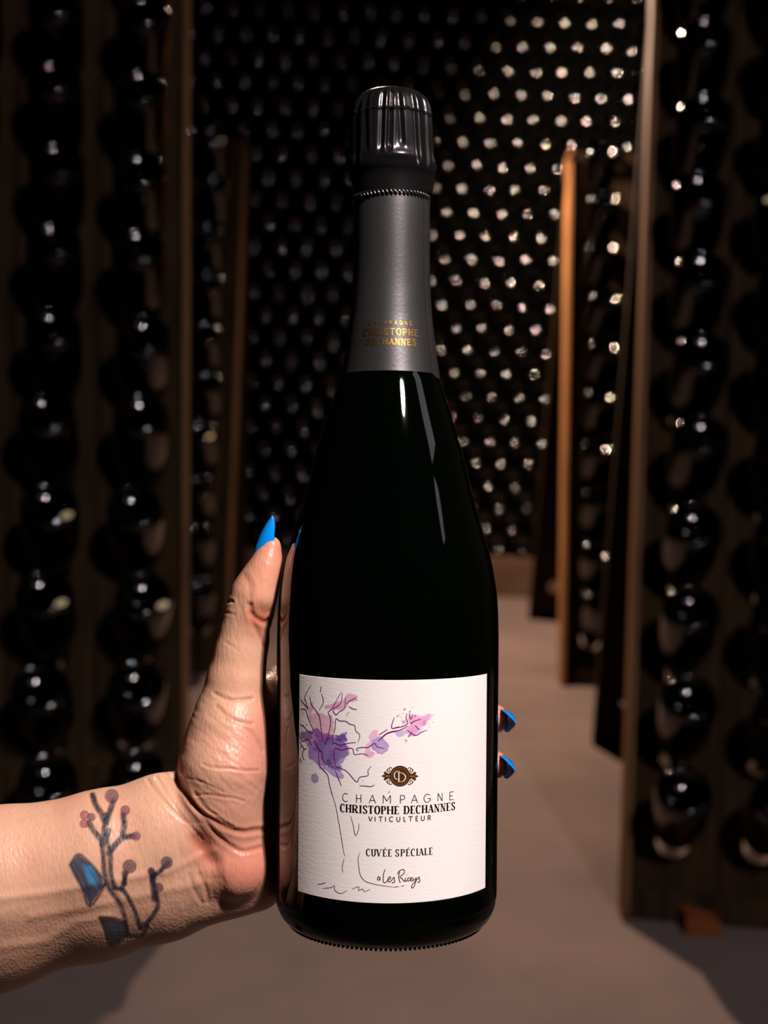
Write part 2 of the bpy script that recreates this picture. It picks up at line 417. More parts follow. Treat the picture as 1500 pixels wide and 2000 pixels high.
# crimped bead line
cr = bmesh.new()
for i in range(58):
    a = 2*pi*i/58
    m4 = Matrix.Rotation(a, 4, 'Y') @ Matrix.Translation((0, yu(391.5), 75.5*s)) @ Matrix.Rotation(.55, 4, 'Z') @ Matrix.Diagonal((.00038, .0013, .0005, 1))
    bmesh.ops.create_icosphere(cr, subdivisions=2, radius=1, matrix=m4)
me = bpy.data.meshes.new('foil_crimp'); cr.to_mesh(me); cr.free(); me.polygons.foreach_set('use_smooth', [True]*len(me.polygons))
ob('foil_crimp', me, mat('crimp_metal', (.22, .20, .20), .2, .95), cap)

# ---------------- label
def lab(px, py, Ru=RB):
    """pixel of the photo -> (angle, row) on the bottle cylinder"""
    for _ in range(3):
        cx = xc(1500)-750; dx = (px-750)
        A = dx*dx+FPX*FPX; B = -2*(dx*cx+FPX*FPX); C = cx*cx+FPX*FPX-Ru*Ru
        disc = max(B*B-4*A*C, 0); t = (-B-sqrt(disc))/(2*A)
        x = dx*t-cx; z = FPX-FPX*t; uy = 1000+(py-1000)*t
    return atan2(x, z), uy
A0, A1 = radians(-48.9), radians(58.9); T0, T1 = 1301, 1701
NX, NY = 380, 420
ta = np.linspace(A0, A1, NX+1); tu = np.linspace(T0, T1, NY+1); TA, TU = np.meshgrid(ta, tu)
GX = TA*RB; GY = TU                              # label plane in hero units
def L2(px, py):
    a, u = lab(px, py); return (a*RB, u)
def Z1(P): return [L2(560+x/3.448, 1300+y/3.448) for x, y in P]
def ZA(P): return [L2(560+x/6.818, 1300+y/6.818) for x, y in P]
def ZB(P): return [L2(700+x/7.5, 1340+y/7.5) for x, y in P]
def ZC(P): return [L2(640+x/5.357, 1480+y/5.357) for x, y in P]
pc = np.ones((NY+1, NX+1, 3))*np.array(lin((243, 236, 233)))
def blot(poly, c1, c2, op=.8, seed=1, jag=5, edge=.25, soft=1.2, hole=.0):
    global pc
    n1 = fbm2(GX+500, GY, 14, seed); n2 = fbm2(GX+300, GY, 5, seed+9, 3); n3 = fbm2(GX+100, GY, 30, seed+5, 4)
    sd = poly_sd(GX, GY, poly)+(n1-.5)*jag*2+(n2-.5)*jag
    m = np.clip(-sd/soft, 0, 1); e = np.exp(-np.clip(-sd, 0, 99)/2.2)*edge
    k = (m*op*(.55+.75*n3+e)-hole*np.clip(n3-.55, 0, 1)); k = np.clip(k, 0, .97)[..., None]
    c = np.array(lin(c1))*(1-n1[..., None])+np.array(lin(c2))*n1[..., None]
    pc = pc*(1-k)+pc*c*k
blot(ZA([(280, 560), (330, 520), (320, 660), (480, 650), (600, 680), (620, 800), (610, 930), (600, 1010), (420, 1000), (370, 900), (330, 760), (290, 680)]), (215, 140, 185), (240, 180, 205), .75, 2, 7)
blot(ZA([(180, 890), (330, 860), (450, 880), (600, 930), (800, 890), (800, 1050), (820, 1120), (810, 1200), (770, 1300), (720, 1330), (700, 1380), (560, 1360), (420, 1310), (290, 1250), (280, 1170), (300, 1140), (250, 1020), (180, 980)]), (146, 106, 196), (176, 130, 206), .85, 4, 9, .3)
blot(ZA([(380, 1000), (600, 960), (800, 1060), (815, 1200), (700, 1250), (640, 1330), (540, 1350), (430, 1200), (330, 1130)]), (108, 88, 175), (150, 114, 196), .6, 6, 9, .1, 4)
blot(ZA([(530, 1250), (590, 1240), (600, 1330), (550, 1350), (520, 1310)]), (60, 50, 150), (90, 70, 170), .6, 16, 3, .1, 4)
blot(ZA([(400, 1320), (540, 1350), (760, 1330), (750, 1500), (680, 1520), (540, 1420), (440, 1400)]), (168, 146, 210), (190, 168, 220), .9, 8, 6)
blot(ZA([(180, 880), (320, 870), (330, 960), (260, 1000), (180, 990)]), (160, 90, 150), (190, 120, 180), .6, 9, 5)
blot(ZA([(330, 1450), (390, 1430), (430, 1490), (425, 1550), (385, 1585), (335, 1560), (318, 1500)]), (150, 125, 185), (170, 145, 195), .8, 10, 1.5)
blot(ZA([(500, 550), (640, 490), (760, 460), (790, 390), (850, 375), (930, 400), (940, 460), (890, 500), (830, 500), (800, 560), (730, 590), (600, 590), (510, 585)]), (220, 150, 200), (240, 185, 220), .85, 12, 3, .35)
blot(ZA([(770, 690), (800, 620), (835, 630), (790, 690)]), (215, 190, 215), (225, 200, 225), .7, 13, 2)
blot(ZA([(640, 930), (770, 880), (800, 900), (790, 1000), (650, 1020)]), (150, 120, 200), (180, 150, 215), .8, 14, 5)
blot(ZA([(1150, 850), (1220, 870), (1200, 960), (1120, 1000), (1110, 1120), (1170, 1170), (1150, 1200), (1090, 1240), (1020, 1210), (1030, 1140), (1050, 1060), (1110, 990), (1070, 960)]), (235, 170, 215), (245, 190, 225), .85, 15, 2.5, .3)
blot(ZA([(1130, 990), (1200, 940), (1260, 950), (1320, 990), (1360, 1060), (1350, 1130), (1290, 1180), (1200, 1180), (1120, 1130), (1110, 1060)]), (175, 140, 220), (190, 155, 225), .9, 17, 3, .35)
blot(ZB([(700, 400), (760, 380), (900, 410), (1040, 370), (1100, 410), (1090, 480), (1020, 540), (960, 640), (900, 700), (820, 730), (720, 770), (690, 690), (640, 640), (720, 560), (690, 470)]), (230, 168, 218), (238, 186, 226), .85, 19, 7, .1, 5)
blot(ZB([(610, 500), (690, 450), (720, 540), (640, 600), (615, 560)]), (165, 150, 218), (180, 170, 228), .9, 21, 5, .1, 3)
blot(ZB([(540, 680), (640, 640), (700, 650), (690, 730), (580, 740)]), (180, 172, 226), (198, 188, 234), .85, 23, 5, .1, 3)
blot(ZB([(900, 520), (960, 490), (1010, 540), (990, 590), (920, 580)]), (180, 170, 225), (200, 190, 232), .8, 25, 5, .1, 4)
blot(ZB([(700, 620), (800, 560), (880, 640), (820, 720), (720, 760)]), (215, 150, 210), (230, 170, 220), .5, 27, 6, .1, 5)
def spot(P, r, c=(110, 80, 160), op=.8):
    global pc
    for (x, y) in P:
        d = np.hypot(GX-x, GY-y); k = (np.clip(r-d+.6, 0, 1)*op)[..., None]; pc = pc*(1-k)+np.array(lin(c))*k
spot(ZB([(567, 438), (745, 372), (695, 795)]), 1.6); spot(ZB([(640, 400), (620, 456), (783, 308), (1028, 548), (1080, 520), (1030, 600), (675, 790), (690, 825), (595, 423)]), .8)
spot(ZA([(262, 798)]), 1.6, (80, 30, 60)); spot(ZA([(215, 632)]), 3, (190, 160, 180), .5); spot(ZA([(320, 1305), (345, 1300)]), 1.2); spot(ZA([(1010, 1535), (972, 1580)]), 1.0, (130, 50, 110))
Rl = (RB+.5)*s; V = np.stack([Rl*np.sin(TA), yu(TU), Rl*np.cos(TA)], -1).reshape(-1, 3)
idx = np.arange((NX+1)*(NY+1)).reshape(NY+1, NX+1)
Q = np.stack([idx[:-1, :-1], idx[1:, :-1], idx[1:, 1:], idx[:-1, 1:]], -1).reshape(-1, 4)
# thickness: outer sheet plus a small rolled edge down to the glass
me = bpy.data.meshes.new('front_label')
bd = np.concatenate([idx[0, :], idx[1:, -1], idx[-1, -2::-1], idx[-2:0:-1, 0]])
vb = V[bd].copy(); rad = np.hypot(vb[:, 0], vb[:, 2]); vb[:, 0] *= (RB-.3)*s/rad; vb[:, 2] *= (RB-.3)*s/rad
off = len(V); nb = len(bd); V2 = np.concatenate([V, vb])
Q2 = [(bd[i], bd[(i+1) % nb], off+(i+1) % nb, off+i) for i in range(nb)]
me.from_pydata(V2.tolist(), [], Q.tolist()+[tuple(map(int, q)) for q in Q2]); me.update()
me.polygons.foreach_set('use_smooth', [True]*len(Q)+[False]*len(Q2))
att = me.color_attributes.new('print', 'FLOAT_COLOR', 'POINT')
cc = np.ones((len(V2), 4)); cc[:off, :3] = pc.reshape(-1, 3); cc[off:, :3] = lin((243, 236, 233)); att.data.foreach_set('color', cc.ravel())
m_lab = mat('label_paper', rough=.75, spec=.25); N, Lk, b = nodes(m_lab)
va = N.new('ShaderNodeVertexColor'); va.layer_name = 'print'; Lk.new(va.outputs[0], b.inputs['Base Color'])
tc = N.new('ShaderNodeTexCoord'); mp = N.new('ShaderNodeMapping'); mp.inputs['Scale'].default_value = (350, 1100, 350); Lk.new(tc.outputs['Object'], mp.inputs[0])
nt = N.new('ShaderNodeTexNoise'); nt.inputs['Scale'].default_value = 1; nt.inputs['Detail'].default_value = 3; Lk.new(mp.outputs[0], nt.inputs['Vector'])
bp = N.new('ShaderNodeBump'); bp.inputs['Strength'].default_value = .35; bp.inputs['Distance'].default_value = .00018; Lk.new(nt.outputs['Fac'], bp.inputs['Height']); Lk.new(bp.outputs[0], b.inputs['Normal'])
label_o = ob('front_label', me, m_lab, bot); label_o['label'] = 'white textured paper label with a watercolour tree and black and brown lettering'

# ---- print made of thin inked shapes lying on the paper
class Ink:
    def __init__(self, lay=0): self.V = []; self.F = []; self.lay = lay
    def poly(self, P):
        P = np.array([np.array(p, float) for p in P]); c = P.mean(0); n = len(P); R_ = 4
        b = len(self.V); self.V.append(tuple(c))
        for k in range(1, R_+1): self.V += [tuple(c+(p-c)*k/R_) for p in P]
        for i in range(n):
            j = (i+1) % n; self.F.append((b, b+1+i, b+1+j))
            for k in range(R_-1):
                q = b+1+k*n; self.F.append((q+i, q+n+i, q+n+j, q+j))
    def stroke(self, P, w, smooth=True, n=5, taper=False):
        """P points in label units, w width (number or function of direction)"""
        P = catmull(P, n) if smooth and len(P) > 2 else [np.array(p, float) for p in P]
        # subdivide long straight pieces
        Q = [P[0]]
        for a, c in zip(P[:-1], P[1:]):
            k = max(1, int(np.hypot(*(c-a))/8))
            Q += [a+(c-a)*(i+1)/k for i in range(k)]
        P = [Q[0]]+[q for i, q in enumerate(Q[1:], 1) if np.hypot(*(q-Q[i-1])) > 1e-4]
        if len(P) < 2: return
        b = len(self.V); m = len(P)
        for i, p in enumerate(P):
            t = P[min(i+1, m-1)]-P[max(i-1, 0)]; l = np.hypot(*t)+1e-9; t = t/l; nrm = np.array([-t[1], t[0]])
            ww = w(t) if callable(w) else w
            if taper: ww *= .45+.55*sin(pi*min(1, max(0, (i+.6)/(m+.2))))**.5
            self.V += [tuple(p+nrm*ww/2), tuple(p-nrm*ww/2)]
        for i in range(m-1):
            q = b+2*i; self.F.append((q, q+1, q+3, q+2))
    def build(self, name, m, parent, Rf=None, tu0=0):
        V = []
        for x, u in self.V:
            if Rf is None: r = (RB+.75+.22*self.lay)*s; a = x/RB
            else: r = (Rf(u)+.6)*s; a = x/RB
            V.append((r*sin(a), yu(u), r*cos(a)))
        me = me_from(name, V, self.F)
        bm = bmesh.new(); bm.from_mesh(me)
        for f in bm.faces:
            c = f.calc_center_median()
            if f.normal.dot(Vector((c.x, 0, c.z))) < 0: f.normal_flip()
        bm.to_mesh(me); bm.free()
        return ob(name, me, m, parent)
ink_purple = mat('plum_ink', lin((104, 22, 96)), .8, 0, .05); ink_black = mat('black_ink', lin((12, 10, 11)), .8, 0, .05); ink_brown = mat('brown_ink', lin((78, 44, 10)), .8, 0, .05)
paper = mat('paper_reserve', lin((243, 236, 233)), .75)
tree = Ink()
for P in [[(320, 265), (240, 415), (255, 500), (285, 595)], [(180, 455), (230, 520), (285, 590)], [(455, 285), (440, 360)], [(457, 380), (483, 490), (430, 600)],
          [(303, 415), (330, 530), (420, 655), (445, 760), (475, 995)], [(180, 595), (245, 590), (290, 720), (365, 885)], [(725, 350), (645, 490), (600, 580), (550, 625), (578, 700), (575, 820), (520, 1045), (495, 1010)],
          [(735, 370), (710, 510), (615, 590), (650, 660), (700, 615), (765, 570), (775, 430)], [(790, 515), (830, 475), (915, 430)], [(820, 545), (865, 575), (930, 590)],
          [(610, 1055), (612, 950), (640, 850), (650, 715), (700, 740), (780, 745), (840, 785), (900, 800), (915, 870), (970, 930), (945, 1025)], [(610, 1050), (640, 1035), (710, 1065), (830, 1035), (920, 1025)],
          [(655, 1340), (632, 1230), (640, 1105), (720, 1128), (810, 1110), (875, 1108), (900, 1185), (1000, 1175), (1090, 1200)], [(955, 1137), (932, 1130), (935, 1105), (1010, 1090), (1080, 1090), (1165, 1035), (1200, 1080), (1300, 1103)],
          [(180, 790), (230, 820), (290, 890), (360, 905)], [(180, 970), (220, 1015), (290, 990), (330, 1070)], [(360, 1000), (420, 1110), (470, 1160), (480, 1250), (520, 1320)],
          [(180, 1010), (200, 1060), (230, 1120), (210, 1190), (235, 1270)], [(230, 1120), (270, 1115)], [(180, 1240), (200, 1300)], [(180, 1110), (200, 1070)],
          [(435, 1120), (425, 1220), (445, 1340), (500, 1410), (550, 1470), (570, 1580), (600, 1690), (635, 1800)],
          [(665, 1350), (720, 1370), (810, 1420), (930, 1552), (970, 1490), (1080, 1465), (1080, 1400), (1125, 1340)], [(650, 1410), (690, 1510), (730, 1605)], [(970, 1605), (1040, 1605), (1120, 1612), (1170, 1590)],
          [(1220, 925), (1335, 850)], [(1215, 1005), (1300, 920), (1380, 880), (1500, 860)], [(1425, 690), (1390, 828), (1500, 818)]]:
    tree.stroke(ZA(P), 1.7, n=4, taper=True)
for P in [[(515, 460), (478, 612), (560, 600), (640, 590), (712, 545), (690, 470), (700, 395)], [(285, 808), (360, 740), (430, 690), (560, 655), (640, 625), (712, 582)], [(740, 400), (745, 445), (762, 480), (790, 405)],
          [(905, 478), (800, 515), (768, 545), (762, 520)], [(825, 570), (850, 605), (888, 635)], [(708, 642), (760, 680), (800, 710), (850, 715), (900, 680), (1000, 635)], [(770, 670), (750, 710), (720, 740)], [(810, 445), (828, 422)], [(652, 345), (680, 330)]]:
    tree.stroke(ZB(P), 1.7, n=4, taper=True)
for P in [[(300, 850), (330, 940), (350, 1040), (370, 1150), (385, 1240), (395, 1285)], [(392, 1300), (380, 1350), (383, 1395)], [(433, 1015), (450, 1075), (465, 1145), (485, 1110), (490, 1062)],
          [(498, 1258), (485, 1300), (492, 1370), (505, 1420), (545, 1458), (640, 1480), (720, 1490)], [(725, 1490), (760, 1487)], [(775, 1485), (795, 1480)], [(212, 1475), (245, 1472), (270, 1463)],
          [(250, 1502), (300, 1498), (328, 1485), (330, 1515), (370, 1537), (412, 1515)], [(445, 1507), (490, 1490), (490, 1515), (515, 1505), (530, 1522), (567, 1507)], [(686, 858), (692, 845)]]:
    tree.stroke(Z1(P), 1.35, n=4, taper=True)
tree.build('tree_drawing', ink_purple, label_o)

# ---- glyphs: strokes in a unit box (x 0..1, y 0 top .. 1 bottom); mode d = contrast by direction, T thick, t hairline
def arc(cx, cy, rx, ry, a0, a1, n=12): return [(cx+rx*cos(radians(a)), cy+ry*sin(radians(a))) for a in np.linspace(a0, a1, n)]
G = {
 'C': [('d', arc(.54, .5, .46, .5, -50, -310, 22))], 'G': [('d', arc(.52, .5, .46, .5, -45, -325, 22)), ('T', [(.92, .55), (.92, .86)]), ('t', [(.6, .55), (1, .55)])],
 'H': [('T', [(.15, 0), (.15, 1)]), ('T', [(.85, 0), (.85, 1)]), ('t', [(.15, .5), (.85, .5)])],
 'R': [('T', [(.17, 0), (.17, 1)]), ('d', [(.17, .02)]+arc(.5, .26, .32, .24, -90, 90, 9)+[(.17, .5)]), ('T', [(.5, .5), (.88, 1)])],
 'I': [('T', [(.5, 0), (.5, 1)])],
 'S': [('d', [(.88, .22), (.72, .05), (.48, 0), (.2, .08), (.13, .25), (.3, .42), (.65, .56), (.87, .72), (.78, .93), (.5, 1), (.22, .95), (.1, .76)])],
 'T': [('T', [(.5, 0), (.5, 1)]), ('t', [(.02, .02), (.98, .02)])],
 'O': [('d', arc(.5, .5, .42, .5, 0, 360, 26))],
 'P': [('T', [(.2, 0), (.2, 1)]), ('d', [(.2, .02)]+arc(.52, .28, .36, .26, -90, 90, 9)+[(.2, .54)])],
 'E': [('T', [(.2, 0), (.2, 1)]), ('t', [(.2, .02), (.9, .02)]), ('t', [(.2, .5), (.75, .5)]), ('t', [(.2, .98), (.92, .98)])],
 'D': [('T', [(.17, 0), (.17, 1)]), ('d', [(.17, .02), (.4, .02)]+arc(.42, .5, .5, .48, -80, 80, 12)+[(.4, .98), (.17, .98)])],
 'A': [('t', [(.08, 1), (.5, 0)]), ('T', [(.5, 0), (.92, 1)]), ('t', [(.24, .66), (.78, .66)])],
 'N': [('t', [(.14, 0), (.14, 1)]), ('T', [(.14, 0), (.86, 1)]), ('t', [(.86, 0), (.86, 1)])],
 'M': [('t', [(.08, 1), (.08, 0)]), ('T', [(.08, 0), (.5, .72)]), ('t', [(.5, .72), (.92, 0)]), ('T', [(.92, 0), (.92, 1)])],
 'U': [('d', [(.16, 0), (.16, .65)]+arc(.5, .66, .34, .34, 180, 0, 12)+[(.84, 0)])],
 'V': [('T', [(.05, 0), (.5, 1)]), ('t', [(.5, 1), (.95, 0)])],
 'L': [('T', [(.2, 0), (.2, 1)]), ('t', [(.2, .98), (.9, .98)])],
}
SER = {'H': [(.15, 0), (.15, 1), (.85, 0), (.85, 1)], 'R': [(.12, 0), (.17, 1), (.92, 1)], 'I': [(.5, 0), (.5, 1)], 'T': [(.5, 1)], 'P': [(.15, 0), (.2, 1)], 'E': [(.15, 0), (.15, 1)], 'D': [(.12, 0), (.12, 1)],
       'A': [(.08, 1), (.9, 1)], 'N': [(.12, 0), (.14, 1), (.86, 0)], 'U': [(.16, 0), (.84, 0)], 'V': [(.07, 0), (.93, 0)], 'L': [(.2, 0), (.15, 1)]}
def glyph(ink, ch, x0, x1, y0, y1, thick, thin, serif=True):
    acc = ch == 'É'; ch = 'E' if acc else ch
    def M(p): return np.array([x0+(x1-x0)*p[0], y0+(y1-y0)*p[1]])
    for mode, P in G[ch]:
        Pm = [M(p) for p in P]
        if mode == 'd': wf = lambda t: thin+(thick-thin)*abs(t[1])**1.6
        else: wf = thick if mode == 'T' else thin
        if ch == 'N' and serif and mode == 'T': wf = thick*.9
        ink.stroke(Pm, wf, smooth=False)
    if serif:
        sw = thick*1.55
        for p in SER.get(ch, []):
            c = M(p); dy = thin/2*(1 if p[1] == 0 else -1)
            ink.stroke([c+np.array([-sw/2, dy]), c+np.array([sw/2, dy])], thin, smooth=False)
        if ch in 'ELT':
            for (px_, y_) in {'E': [(.9, .0), (.92, 1)], 'L': [(.9, 1)], 'T': [(.02, 0), (.98, 0)]}[ch]:
                c = M((px_, y_)); sg = 1 if y_ == 0 else -1
                ink.stroke([c, c+np.array([0, sg*(y1-y0)*.2])], thin, smooth=False)
        if ch in 'CS':
            c = M((.86, .1) if ch == 'C' else (.86, .05)); ink.stroke([c, c+np.array([0, (y1-y0)*.2])], thin, smooth=False)
    if acc:
        c = M((.45, -.08)); ink.stroke([c, c+np.array([(x1-x0)*.3, -(y1-y0)*.17])], thin*1.3, smooth=False)
def line(ink, text, boxes, conv, ytop, ybot, thick, thin, serif=True):
    """boxes: list of (x0,x1) in zoom px; ytop/ybot pairs given at a reference x"""
    (xr, yt), (_, yb) = ytop, ybot
    u0 = conv([(xr, yt)])[0][1]; u1 = conv([(xr, yb)])[0][1]
    for ch, (a, c) in zip(text, boxes):
        if serif: a, c = a+(c-a)*.06, c-(c-a)*.06
        X0_ = conv([(a, yt)])[0][0]; X1_ = conv([(c, yt)])[0][0]
        glyph(ink, ch, X0_, X1_, u0, u1, thick, thin, serif)
ik = Ink()
line(ik, 'CHAMPAGNE', [(153, 222), (293, 360), (428, 510), (575, 665), (748, 815), (868, 948), (1002, 1078), (1145, 1205), (1265, 1320)], ZC, (610, 392), (610, 478), 1.45, 1.35, False)
line(ik, 'CHRISTOPHE', [(133, 186), (190, 252), (256, 322), (330, 362), (368, 420), (424, 482), (490, 552), (558, 614), (619, 692), (698, 750)], ZC, (600, 505), (600, 589), 3.2, 1.1)
line(ik, 'DECHANNES', [(795, 858), (866, 916), (922, 977), (983, 1046), (1048, 1108), (1112, 1172), (1178, 1234), (1241, 1287), (1292, 1335)], ZC, (600, 505), (600, 589), 3.2, 1.1)
line(ik, 'CUVÉESPÉCIALE', [(537, 568), (572, 605), (608, 642), (650, 678), (685, 712), (733, 762), (768, 800), (806, 832), (838, 868), (874, 888), (890, 925), (930, 955), (961, 985)], Z1, (680, 1237), (680, 1285), 2.4, 1.0)
ik.build('black_lettering', ink_black, label_o)
br = Ink()
line(br, 'VITICULTEUR', [(552, 580), (590, 603), (620, 648), (660, 674), (690, 722), (738, 768), (786, 806), (820, 850), (867, 888), (903, 932), (948, 972)], Z1, (700, 1018), (700, 1050), 1.75, 1.7, False)
for P in [[(553, 1250), (538, 1248), (527, 1268), (540, 1280), (552, 1262), (553, 1245), (556, 1282)], [(533, 1236), (540, 1240)],
          [(605, 1168), (592, 1215), (588, 1260), (592, 1297), (606, 1308), (628, 1290), (642, 1275), (664, 1262), (662, 1245), (645, 1252), (638, 1278), (650, 1298), (676, 1280), (700, 1248), (704, 1275), (708, 1296), (690, 1306), (680, 1298)],
          [(758, 1190), (750, 1235), (756, 1280), (768, 1306)], [(738, 1218), (745, 1195), (768, 1175), (795, 1167), (809, 1182), (800, 1212), (765, 1243), (788, 1266), (806, 1290), (814, 1288)],
          [(821, 1252), (817, 1278), (824, 1289), (836, 1280)], [(862, 1257), (851, 1252), (842, 1268), (847, 1286), (863, 1281)], [(866, 1273), (883, 1268), (887, 1254), (878, 1249), (869, 1264), (873, 1283), (887, 1286), (898, 1276)],
          [(902, 1250), (902, 1270), (911, 1279), (924, 1266), (934, 1246)], [(934, 1246), (927, 1290), (914, 1335), (898, 1358), (885, 1350), (894, 1322), (940, 1272), (964, 1242), (963, 1262), (972, 1284), (960, 1300), (945, 1293)],
          [(829, 1222), (831, 1227)]]:
    br.stroke(ZC(P), 1.65, n=6)
# emblem
Ec = (607, 1316)
def EB(P): return ZB(P)
br.poly(EB([(607+150*cos(a), 1316+153*sin(a)) for a in np.linspace(0, 2*pi, 48, endpoint=False)]))
for sg in (-1, 1):
    def X_(P): return EB([(607+sg*x, 1316+y) for x, y in P])
    br.poly(X_([(120, -70), (165, -35), (235, -18), (235, 18), (165, 35), (120, 70)]))
    br.poly(X_([(206, 0), (240, -18), (275, 0), (240, 18)]))
    for v in (-1, 1):
        br.poly(X_([(150, v*20), (200, v*55), (225, v*68), (240, v*40), (205, v*8)]))
        br.stroke(X_([(112, v*110), (140, v*125), (176, v*100), (182, v*72), (160, v*58), (146, v*76), (160, v*84)]), 1.4)
        br.stroke(X_([(140, v*88), (160, v*112), (192, v*92), (198, v*66)]), .9)
br.build('brown_lettering', ink_brown, label_o)
wh = Ink(2)
wh.stroke(EB(arc(575, 1305, 52, 62, -60, -300, 20)), lambda t: .5+1.1*abs(t[1])); wh.stroke(EB([(590, 1262), (590, 1395)]), 1.8, False); wh.stroke(EB([(572, 1262), (625, 1266), (670, 1290), (688, 1330), (670, 1375), (635, 1398), (575, 1398)]), lambda t: .5+1.2*abs(t[1]))
for k in range(26):
    a = 2*pi*k/26; c = EB([(607+122*cos(a), 1316+122*sin(a))])[0]; q = .45
    wh.poly([(c[0]-q, c[1]), (c[0], c[1]-q), (c[0]+q, c[1]), (c[0], c[1]+q)])
for sg in (-1, 1):
    wh.stroke(EB([(607+sg*150, 1316), (607+sg*215, 1316)]), .45, False)
wh.build('emblem_monogram', paper, label_o)
# gold lettering on the foil
gold = mat('gold_foil', lin((255, 190, 90)), .30, 1.0)
gi = Ink()
def foil_r(u): return np.interp(u, [q[1] for q in fp[:9]], [q[0] for q in fp[:9]])
def ZF(x, y):
    px, py = 640+x/5.769, 560+y/5.769; r = foil_r(py); cx = xc(py)
    t = 1-r/FPX*.9; xx = ((px-750)*t-(cx-750))/r
    a = asin(max(-1, min(1, xx))); return a*RB, 1000+(py-1000)*(1-r*cos(a)/FPX)
def fline(text, xa, xb, ytop, ybot, th, tn, serif, frac=.78):
    a0, _ = ZF(xa, ytop); a1, _ = ZF(xb, ytop); u0 = ZF(720, ytop)[1]; u1 = ZF(720, ybot)[1]
    n = len(text); ws = [.45 if c == 'I' else 1 for c in text]; tot = sum(ws); x = a0
    for c, w_ in zip(text, ws):
        ww = (a1-a0)*w_/tot; glyph(gi, c, x+ww*(1-frac)/2, x+ww*(1+frac)/2, u0, u1, th, tn, serif); x += ww
fline('CHAMPAGNE', 462, 955, 384, 424, 2.3, 2.0, False, .62)
fline('CHRISTOPHE', 408, 1014, 470, 543, 5.4, 2.2, True, .80)
fline('DECHANNES', 436, 996, 583, 652, 5.4, 2.2, True, .80)
gi.build('gold_lettering', gold, foil_o, Rf=foil_r)

# ================================================================== hand and forearm
STEP = 5.0
gx0, gx1, gy0, gy1, gz0, gz1 = -560, 1040, 1020, 2120, -370, 260
nx, ny, nz = int((gx1-gx0)/STEP)+1, int((gy1-gy0)/STEP)+1, int((gz1-gz0)/STEP)+1
XS = gx0+STEP*np.arange(nx, dtype=np.float32); YS = gy0+STEP*np.arange(ny, dtype=np.float32); ZS_ = gz0+STEP*np.arange(nz, dtype=np.float32)
SD = np.full((nx, ny, nz), 60, np.float32)
def pu(p):
    """pixel position at depth uz -> hero units (perspective undone)"""
    x, y, z = p; k = (FPX-z)/FPX; return np.array([750+(x-750)*k, 1000+(y-1000)*k, z], float)
def cap_(a, b, ra, rb, k=22, conv=True, sz=1.0):
    A = pu(a) if conv else np.array(a, float); B = pu(b) if conv else np.array(b, float)
    R_ = max(ra, rb)+k+14
    i0, i1 = max(0, int((min(A[0], B[0])-R_-gx0)/STEP)), min(nx, int((max(A[0], B[0])+R_-gx0)/STEP)+2)
    j0, j1 = max(0, int((min(A[1], B[1])-R_-gy0)/STEP)), min(ny, int((max(A[1], B[1])+R_-gy0)/STEP)+2)
    k0, k1 = max(0, int((min(A[2], B[2])-R_-gz0)/STEP)), min(nz, int((max(A[2], B[2])+R_-gz0)/STEP)+2)
    if i0 >= i1 or j0 >= j1 or k0 >= k1: return
    X = XS[i0:i1, None, None]; Y = YS[None, j0:j1, None]; Z = ZS_[None, None, k0:k1]
    d = (B-A).astype(np.float32); q = float(d@d)+1e-6
    t = np.clip(((X-A[0])*d[0]+(Y-A[1])*d[1]+(Z-A[2])*d[2])/q, 0, 1)
    dd = np.sqrt((X-A[0]-t*d[0])**2+(Y-A[1]-t*d[1])**2+((Z-A[2]-t*d[2])*sz)**2)-(ra+(rb-ra)*t)
    o = SD[i0:i1, j0:j1, k0:k1]; h = np.clip(.5+.5*(o-dd)/k, 0, 1)
    SD[i0:i1, j0:j1, k0:k1] = o*(1-h)+dd*h-k*h*(1-h)
def chain(P, k=22, conv=True):
    for a, b in zip(P[:-1], P[1:]): cap_(a[:3], b[:3], a[3], b[3], k, conv)
# forearm: radius side, ulna side and the tendon ridge between them
chain([(-700, 1800, 90, 125), (-300, 1752, 50, 118), (0, 1692, 12, 110), (200, 1652, -8, 103), (320, 1612, -20, 95), (420, 1590, -30, 88)], 30)
chain([(-700, 2010, 40, 125), (-300, 1912, -15, 117), (0, 1820, -60, 105), (200, 1770, -70, 95), (320, 1740, -70, 89), (440, 1705, -56, 84)], 45)
chain([(-700, 1890, 120, 95), (-300, 1815, 80, 92), (0, 1738, 34, 84), (200, 1699, 15, 76), (330, 1668, 0, 68)], 50)
chain([(-700, 1965, 75, 108), (-300, 1878, 30, 102), (0, 1790, -8, 92), (200, 1744, -20, 84), (320, 1712, -30, 76), (430, 1690, -30, 70)], 45)
cap_((340, 1690, -8), (450, 1668, -4), 64, 62, 30)
# thumb
th = [(530, 1067, 8, 19.5), (522, 1097, 8, 26), (510, 1128, 6, 33), (497, 1160, 2, 41), (487, 1196, -4, 43), (476, 1234, -8, 42), (468, 1276, -10, 46), (461, 1328, -12, 54), (455, 1398, -16, 72), (446, 1450, -20, 82), (437, 1500, -26, 90)]
chain(th, 16)
chain([(x, y, z-22, r*.93) for x, y, z, r in th[1:]], 18)
cap_((519, 1112, 16), (508, 1165, 20), 24, 28, 12)      # pad of the thumb
cap_((503, 1250, -10), (488, 1330, -6), 22, 24, 14)     # web toward the palm
